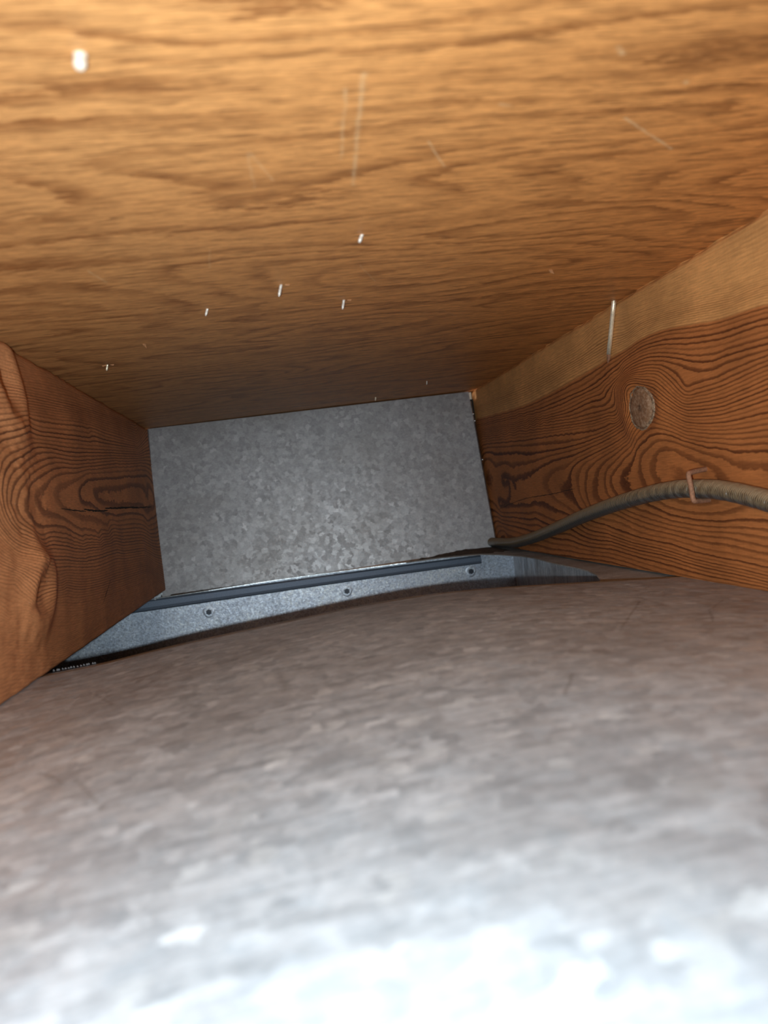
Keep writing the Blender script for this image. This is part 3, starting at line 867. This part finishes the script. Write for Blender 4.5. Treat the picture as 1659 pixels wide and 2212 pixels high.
# walls
bm = bmesh.new()
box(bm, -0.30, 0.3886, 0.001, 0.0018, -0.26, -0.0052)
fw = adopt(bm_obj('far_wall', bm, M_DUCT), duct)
fw['label'] = 'bluish bright galvanised wall'
bm = bmesh.new()
box(bm, 0.3886, 0.3894, -0.90, 0.0018, -0.26, -0.0028)
sw = adopt(bm_obj('side_wall', bm, M_SIDE), duct)
sw['label'] = 'streaky galvanised wall'
bm = bmesh.new()
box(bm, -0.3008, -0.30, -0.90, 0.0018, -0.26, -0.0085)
adopt(bm_obj('side_wall', bm, M_DUCT_SHADE), duct)
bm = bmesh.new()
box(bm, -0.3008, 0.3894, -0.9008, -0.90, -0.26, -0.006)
adopt(bm_obj('near_wall', bm, M_DUCT_SHADE), duct)
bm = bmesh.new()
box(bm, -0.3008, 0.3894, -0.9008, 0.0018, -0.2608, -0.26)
adopt(bm_obj('bottom_sheet', bm, M_DUCT_SHADE), duct)
bm = bmesh.new()
box(bm, -0.3008, -0.0385, -0.9008, 0.0018, -0.0012, -0.0004)
adopt(bm_obj('top_sheet', bm, M_DUST), duct)
# drive cleat: folded strip over the seam, its lower lip curling off the wall
prof = [(0.0010, -0.0010), (-0.0022, -0.0010), (-0.0032, -0.0030), (-0.0034, -0.0090), (-0.0030, -0.0118), (-0.0014, -0.0132), (0.0010, -0.0134)]
xs = [-0.30 + i * 0.6505 / 40 for i in range(41)]
V, F = [], []
for x in xs:
    u = (x + 0.02) / 0.37
    zb = -0.0066 - 0.0018 * max(0.0, u) ** 3
    hgt = 1.0 - 0.22 * max(0, u)
    for (yy_, zz_) in prof:
        V.append((x, yy_, zb + zz_ * hgt))
m = len(prof)
for i in range(len(xs) - 1):
    for k in range(m - 1):
        q = i * m + k
        F.append((q, q + m, q + m + 1, q + 1))
F.append(tuple(range(m)))
F.append(tuple(range((len(xs) - 1) * m, len(xs) * m))[::-1])
cl = adopt(mesh_obj('drive_cleat', V, F, M_CLEAT), duct)
cl['label'] = 'dark blue grey folded strip'
# bright shear-cut edge along the plate: fine teeth towards the right
bm = bmesh.new()
pts = [(-0.12, -0.0048, -0.0072), (-0.013, -0.0053, -0.0067), (0.0458, -0.0068, -0.0059), (0.1126, -0.0048, -0.0048), (0.1720, -0.0048, -0.0048), (0.2625, -0.0168, -0.0045)]
for p0, p1 in zip(pts, pts[1:]):
    v = [bm.verts.new((q[0], q[1] + dy, q[2] + dz)) for q, dy, dz in ((p0, 0, -0.0002), (p1, 0, -0.0002), (p1, 0, -0.0008), (p0, 0, -0.0008))]
    bm.faces.new(v)
tp = [(0.2625, -0.0168, -0.0043), (0.3025, -0.0350, -0.0028), (0.3337, -0.0770, -0.0013)]
n_t = 34
path = smooth_path(tp, n_t)
for i in range(n_t):
    q, q2 = path[i], path[i + 1]
    mid = (q + q2) / 2
    v = [bm.verts.new(tuple(q)), bm.verts.new(tuple(q * 0.3 + q2 * 0.7)), bm.verts.new((mid[0], mid[1] - 0.0014, mid[2] - 0.0007))]
    bm.faces.new(v)
ce = adopt(bm_obj('cut_edge', bm, M_CUT), duct)
ce['label'] = 'bright toothed edge of cut steel'
ce['kind'] = 'stuff'
# screws with the dimple each has pulled into the wall
first = None
for (x, z) in ((0.0424, -0.0303), (0.1950, -0.0288), (0.3380, -0.0262)):
    if first is None:
        bm = bmesh.new()
        bmesh.ops.create_cone(bm, cap_ends=True, segments=6, radius1=0.0033, radius2=0.0028, depth=0.0030, matrix=Matrix.Rotation(math.pi / 2, 4, 'X'))
        first = bm_obj('screw', bm, M_SCREW)
        bm = bmesh.new()
        prev = None
        for rad, dy in ((0.0030, 0.0009), (0.0042, 0.00075), (0.0054, 0.0009), (0.0066, 0.0012)):
            ring = [bm.verts.new((rad * (1.0 + 0.12 * math.sin(3 * 2 * math.pi * k / 20)) * math.cos(2 * math.pi * k / 20), dy + 0.0007, rad * math.sin(2 * math.pi * k / 20))) for k in range(20)]
            if prev:
                for k in range(20):
                    bm.faces.new((prev[k], prev[(k + 1) % 20], ring[(k + 1) % 20], ring[k]))
            prev = ring
        dim = bm_obj('dimple', bm, M_DUCT, first, True)
        s, d = first, dim
    else:
        s, d = first.copy(), dim.copy()
        COL.objects.link(s)
        COL.objects.link(d)
        d.parent = s
    s.location = (x, -0.0008, z)
    adopt(s, duct)

# ------------------------------------------------------------------ bowed pan sheet in the foreground
pan_edge = [(-0.035, 0.0), (0.0, 0.0), (0.03, 0.0014), (0.06, 0.0046), (0.09, 0.0067), (0.125, 0.0088), (0.15, 0.0103), (0.18, 0.0119), (0.21, 0.0122),
            (0.235, 0.0113), (0.265, 0.0092), (0.31, 0.0052), (0.34, 0.0026), (0.368, 0.0), (0.40, 0.0)]
px_ = np.array([p[0] for p in pan_edge])
pz_ = np.array([p[1] for p in pan_edge])
pan = empty('pan_sheet', (0.18, -0.45, 0.0))
tag(pan, 'large bowed galvanised metal sheet filling the foreground, bright and blurred near the viewer', 'sheet metal')
nx, ny = 60, 60
V, F = [], []
for layer in (0.0, -0.0007):
    for j in range(ny + 1):
        for i in range(nx + 1):
            x = -0.035 + i / nx * 0.435
            ye = -0.4365 + 0.018 * min(max(x / W, 0), 1)
            y = MOUTH + (ye - MOUTH) * (j / ny)
            k = np.interp(x, px_, pz_)
            k = (k + np.interp(x - 0.009, px_, pz_) + np.interp(x + 0.009, px_, pz_)) / 3
            lip = -0.0006 * max(0.0, 1 - (ye - y) / 0.006) ** 2
            V.append((x, y, k - 0.0004 + lip + layer + 0.0005 * float(value_noise(np.array(x * 14), np.array(y * 9 + 20), 21)) * (0 < x < W) * min(1, (ye - y) / 0.05)))
K = (nx + 1) * (ny + 1)
for j in range(ny):
    for i in range(nx):
        a_ = j * (nx + 1) + i
        F.append((a_, a_ + 1, a_ + nx + 2, a_ + nx + 1))
        F.append((K + a_, K + a_ + nx + 1, K + a_ + nx + 2, K + a_ + 1))
for i in range(nx):
    a_ = ny * (nx + 1) + i
    F.append((a_, a_ + 1, K + a_ + 1, K + a_))
adopt(mesh_obj('bowed_sheet', V, F, M_PAN, None, True), pan)
# ragged snipped teeth on its far edge beside the dark joist
bm = bmesh.new()
rr = random.Random(5)
for i in range(15):
    x = 0.002 + i * 0.00155 + rr.uniform(-0.0004, 0.0004)
    z = 0.0003 + 0.00006 * i
    y = -0.4358 + 0.018 * x / W
    s_ = rr.uniform(0.35, 1.0) * (1.0 - 0.03 * i)
    v = [bm.verts.new(p) for p in ((x, y, z - 0.0006), (x + 0.0012, y, z - 0.0006), (x + 0.0008 * rr.uniform(0.6, 1.2), y - 0.0006 * s_, z + 0.0008 * s_), (x + 0.0003, y - 0.0004 * s_, z + 0.0006 * s_),
                                   (x + 0.0006, y + 0.0012, z - 0.0002))]
    for f in ((0, 1, 2, 3), (1, 4, 2), (2, 4, 3), (3, 4, 0), (0, 4, 1)):
        bm.faces.new([v[k] for k in f])
sn = adopt(bm_obj('snipped_edge', bm, M_CUT), pan)
sn['label'] = 'bright ragged teeth of cut steel'
sn['kind'] = 'stuff'

# dirt at the foot of the end cap; thin left stretch imitates a dark gap
bm = bmesh.new()
rr = random.Random(11)
rows = []
for i in range(80):
    u = i / 79
    x = 0.005 + u * 0.358
    w_ = min(max((x - 0.225) / 0.138, 0.0), 1.0)
    fy = np.interp(x, [0.0, 0.18, 0.2625, 0.3025, 0.3337, 0.3442, 0.37], [-0.0052, -0.0052, -0.0150, -0.0325, -0.0735, -0.10, -0.12])
    z0 = np.interp(x, [0.0, 0.1126, 0.2625, 0.3025, 0.3337, 0.37], [-0.0064, -0.0047, -0.0045, -0.0030, -0.0015, -0.0015])
    hgt = 0.0010 + 0.0018 * math.sin(math.pi * w_) ** 0.8
    f = 0.004 + max(0.0003, -fy - 0.004) * rr.uniform(0.6, 0.93)
    rows.append([bm.verts.new((x, -f, z0 + 0.0001)), bm.verts.new((x + rr.uniform(-.001, .001), -f * 0.6, z0 + hgt * rr.uniform(0.5, 0.9))),
                 bm.verts.new((x + rr.uniform(-.001, .001), -f * 0.25, z0 + hgt * rr.uniform(0.8, 1.25))), bm.verts.new((x, -0.0003, z0 + hgt))])
for p0, p1 in zip(rows, rows[1:]):
    for k in range(3):
        bm.faces.new((p0[k], p1[k], p1[k + 1], p0[k + 1]))
dd = bm_obj('dirt_and_gap_line', bm, M_DIRT_GAP)
tag(dd, 'brown dust and dirt at the foot of the metal cap, thinning to a painted dark gap line', 'dirt', None, 'stuff')

# ------------------------------------------------------------------ cable and its staple
ctrl = [(0.3618, 0.010, 0.0042), (0.362, -0.038, 0.0053), (0.362, -0.1024, 0.0080), (0.362, -0.1654, 0.0150), (0.362, -0.2328, 0.0254), (0.362, -0.2995, 0.0367), (0.362, -0.362, 0.0457),
        (0.362, -0.4126, 0.0515), (0.3618, -0.4487, 0.0538), (0.3618, -0.4696, 0.0536), (0.3616, -0.4975, 0.0522), (0.361, -0.5359, 0.0466), (0.360, -0.60, 0.034), (0.361, -0.70, 0.022), (0.362, -0.9, 0.02)]
N_A, N_R = 700, 16
path = smooth_path(ctrl, N_A)
V, F, A1, A2 = [], [], [], []
dist = 0.0
for i, p in enumerate(path):
    t = Vector(path[min(i + 1, N_A)] - path[max(i - 1, 0)]).normalized()
    e1 = Vector((1, 0, 0))
    e1 = (e1 - t * e1.dot(t)).normalized()
    e2 = t.cross(e1)
    if i:
        dist += float(np.linalg.norm(path[i] - path[i - 1]))
    for k in range(N_R):
        a = 2 * math.pi * k / N_R
        r = 0.0052 + 0.00007 * math.sin(2 * math.pi * dist / 0.0019 + a) + 0.0002 * float(value_noise(np.array(dist * 220), np.array(k * 0.8), 31))
        q = Vector(p) + (e1 * math.cos(a) + e2 * math.sin(a)) * r
        V.append(tuple(q))
        A1.append(dist)
        A2.append(k / N_R)
for i in range(N_A):
    for k in range(N_R):
        F.append((i * N_R + k, i * N_R + (k + 1) % N_R, (i + 1) * N_R + (k + 1) % N_R, (i + 1) * N_R + k))
F.append(tuple(range(N_R))[::-1])
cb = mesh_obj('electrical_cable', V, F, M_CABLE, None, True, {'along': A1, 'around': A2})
tag(cb, 'old grey brown cloth covered cable clipped along the reddish knotty joist', 'cable')

bm = bmesh.new()
c0, c1 = Vector((0.3545, -0.4790, 0.0629)), Vector((0.3545, -0.4812, 0.0474))
leg0, leg1 = Vector((W + 0.006, -0.4700, 0.0640)), Vector((W + 0.006, -0.4690, 0.0462))
sp = [leg0, c0 + (leg0 - c0) * 0.15, c0 + (c1 - c0) * 0.06, c0 + (c1 - c0) * 0.35, c0 + (c1 - c0) * 0.65, c0 + (c1 - c0) * 0.94, c1 + (leg1 - c1) * 0.15, leg1]
tube(bm, smooth_path(sp, 42), 0.00140, 8)
st = bm_obj('cable_staple', bm, M_RUST, None, True)
tag(st, 'rusty staple straddling the cable on the knotty joist', 'staple')

# ------------------------------------------------------------------ nails
nail = empty('stray_nail', (0.3668, -0.3917, H))
tag(nail, 'long bright nail that missed, lying down the joist face from the plywood', 'nail')
bm = bmesh.new()
a, b = Vector((0.3655, -0.3925, 0.1835)), Vector((0.3662, -0.3674, 0.1416))
d = (b - a)
tube(bm, [a, a + d * 0.3, a + d * 0.6, a + d * 0.86], [0.00150] * 4, 12)
adopt(bm_obj('shank', bm, M_NAIL, None, True), nail)
bm = bmesh.new()
tube(bm, [a + d * 0.86, a + d * 0.93, b], [0.00150, 0.00115, 0.00012], 4)
adopt(bm_obj('point', bm, M_RUST), nail)
bm = bmesh.new()
for k in range(5):
    o = Vector((0.3645 + 0.0006 * k, -0.3935 + 0.0012 * k, H - 0.0002))
    vs = [bm.verts.new(o + Vector(q)) for q in ((0, 0, 0), (0.0011, 0.0004, 0), (0.0004, 0.0012, 0), (0.0002 - 0.0003 * k, 0.0002, -0.0013 - 0.0004 * (k % 2)))]
    for f in ((0, 1, 3), (1, 2, 3), (2, 0, 3), (0, 2, 1)):
        bm.faces.new([vs[i] for i in f])
adopt(bm_obj('splinter', bm, M_CHIP), nail)

TIPS = [((0.1495, -0.4992), (0.1471, 0.1731), 0.00075, 'bright', 'tall ridged nail tip with a splinter, first of a close pair at mid plywood', 1),
        ((0.1831, -0.4586), (0.1812, 0.1737), 0.00075, 'bright', 'bright nail tip with forked splinter, second of the close pair at mid plywood', 1),
        ((0.1116, -0.4672), (0.1095, 0.1751), 0.00068, 'bright', 'plain pale nail tip without splinters, between the pair and the dark joist', 0),
        ((0.1830, -0.5616), (0.1805, 0.1755), 0.00080, 'bright', 'blurred shiny nail tip alone above the close pair, nearer the viewer', 0),
        ((0.0365, -0.3499), (0.0348, 0.1748), 0.00075, 'dull', 'dull nail tip in a torn dark gash near the dark joist', 2),
        ((0.2926, -0.1106), (0.2917, 0.1749), 0.00055, 'bright', 'tiny pale nail tip in plywood just above the cap near the reddish joist', 0),
        ((0.2509, -0.0284), (0.2499, 0.1746), 0.00080, 'dull', 'small dark nail tip at the top edge of the metal cap', 0),
        ((0.1042, -0.7000), (0.1034, 0.1752), 0.0016, 'white', 'white out of focus nail tip in the pale near corner of the plywood', 0)]
for (bx_, by_), (tx, tz), rad, look, label, chips in TIPS:
    nt = empty('nail_tip', (bx_, by_, H))
    tag(nt, label, 'nail tip', 'nail tips through the plywood')
    a, b = Vector((bx_, by_, H + 0.002)), Vector((tx, by_ + 0.0004, tz))
    d = b - a
    bm = bmesh.new()
    tube(bm, [a, a + d * 0.45, a + d * 0.5, a + d * 0.55, a + d * 0.85, b], [rad, rad, rad * 0.86, rad, rad * 0.95, rad * 0.45], 8)
    adopt(bm_obj('shank', bm, {'bright': M_TIP, 'white': M_PALE}.get(look, M_NAIL), None, True), nt)
    for k in range(chips):
        bm = bmesh.new()
        s_ = -1 if k else 1
        o = Vector((bx_ + s_ * 0.0010, by_, H + 0.0003))
        ln = 0.0030 if k == 0 else 0.0036
        vs = [bm.verts.new(o + Vector(q)) for q in ((0, -0.0003, 0), (s_ * ln, 0.0004, 0), (0, 0.0005, 0), (s_ * ln * 0.7, 0.0002, -0.0011), (s_ * 0.0004, 0, -0.0007))]
        for f in ((0, 1, 3), (1, 2, 3), (2, 4, 3), (4, 0, 3), (0, 4, 2), (0, 2, 1)):
            bm.faces.new([vs[i] for i in f])
        adopt(bm_obj('splinter', bm, M_CHIP), nt)

# two torn wood chips hanging from the plywood
for (x, y, dx, dy, label) in ((0.0674, -0.4006, 0.0014, 0.002, 'thin torn wood splinter curling from the plywood near the dark joist'),
                              (0.2902, -0.4806, 0.0022, -0.001, 'small pale wood chip lifted from the plywood near the stray nail')):
    bm = bmesh.new()
    o = Vector((x, y, H + 0.0002))
    vs = [bm.verts.new(o + Vector(q)) for q in ((-0.0008, -0.0006, 0), (0.0012, -0.0004, 0), (0.0006, 0.0010, 0), (dx, dy, -0.0028), (0.0002, 0.0002, -0.0016))]
    for f in ((0, 1, 3), (1, 2, 3), (2, 4, 3), (4, 0, 3), (0, 4, 2), (0, 2, 1)):
        bm.faces.new([vs[i] for i in f])
    tag(bm_obj('wood_chip', bm, M_CHIP), label, 'wood chip', 'wood chips on the plywood')
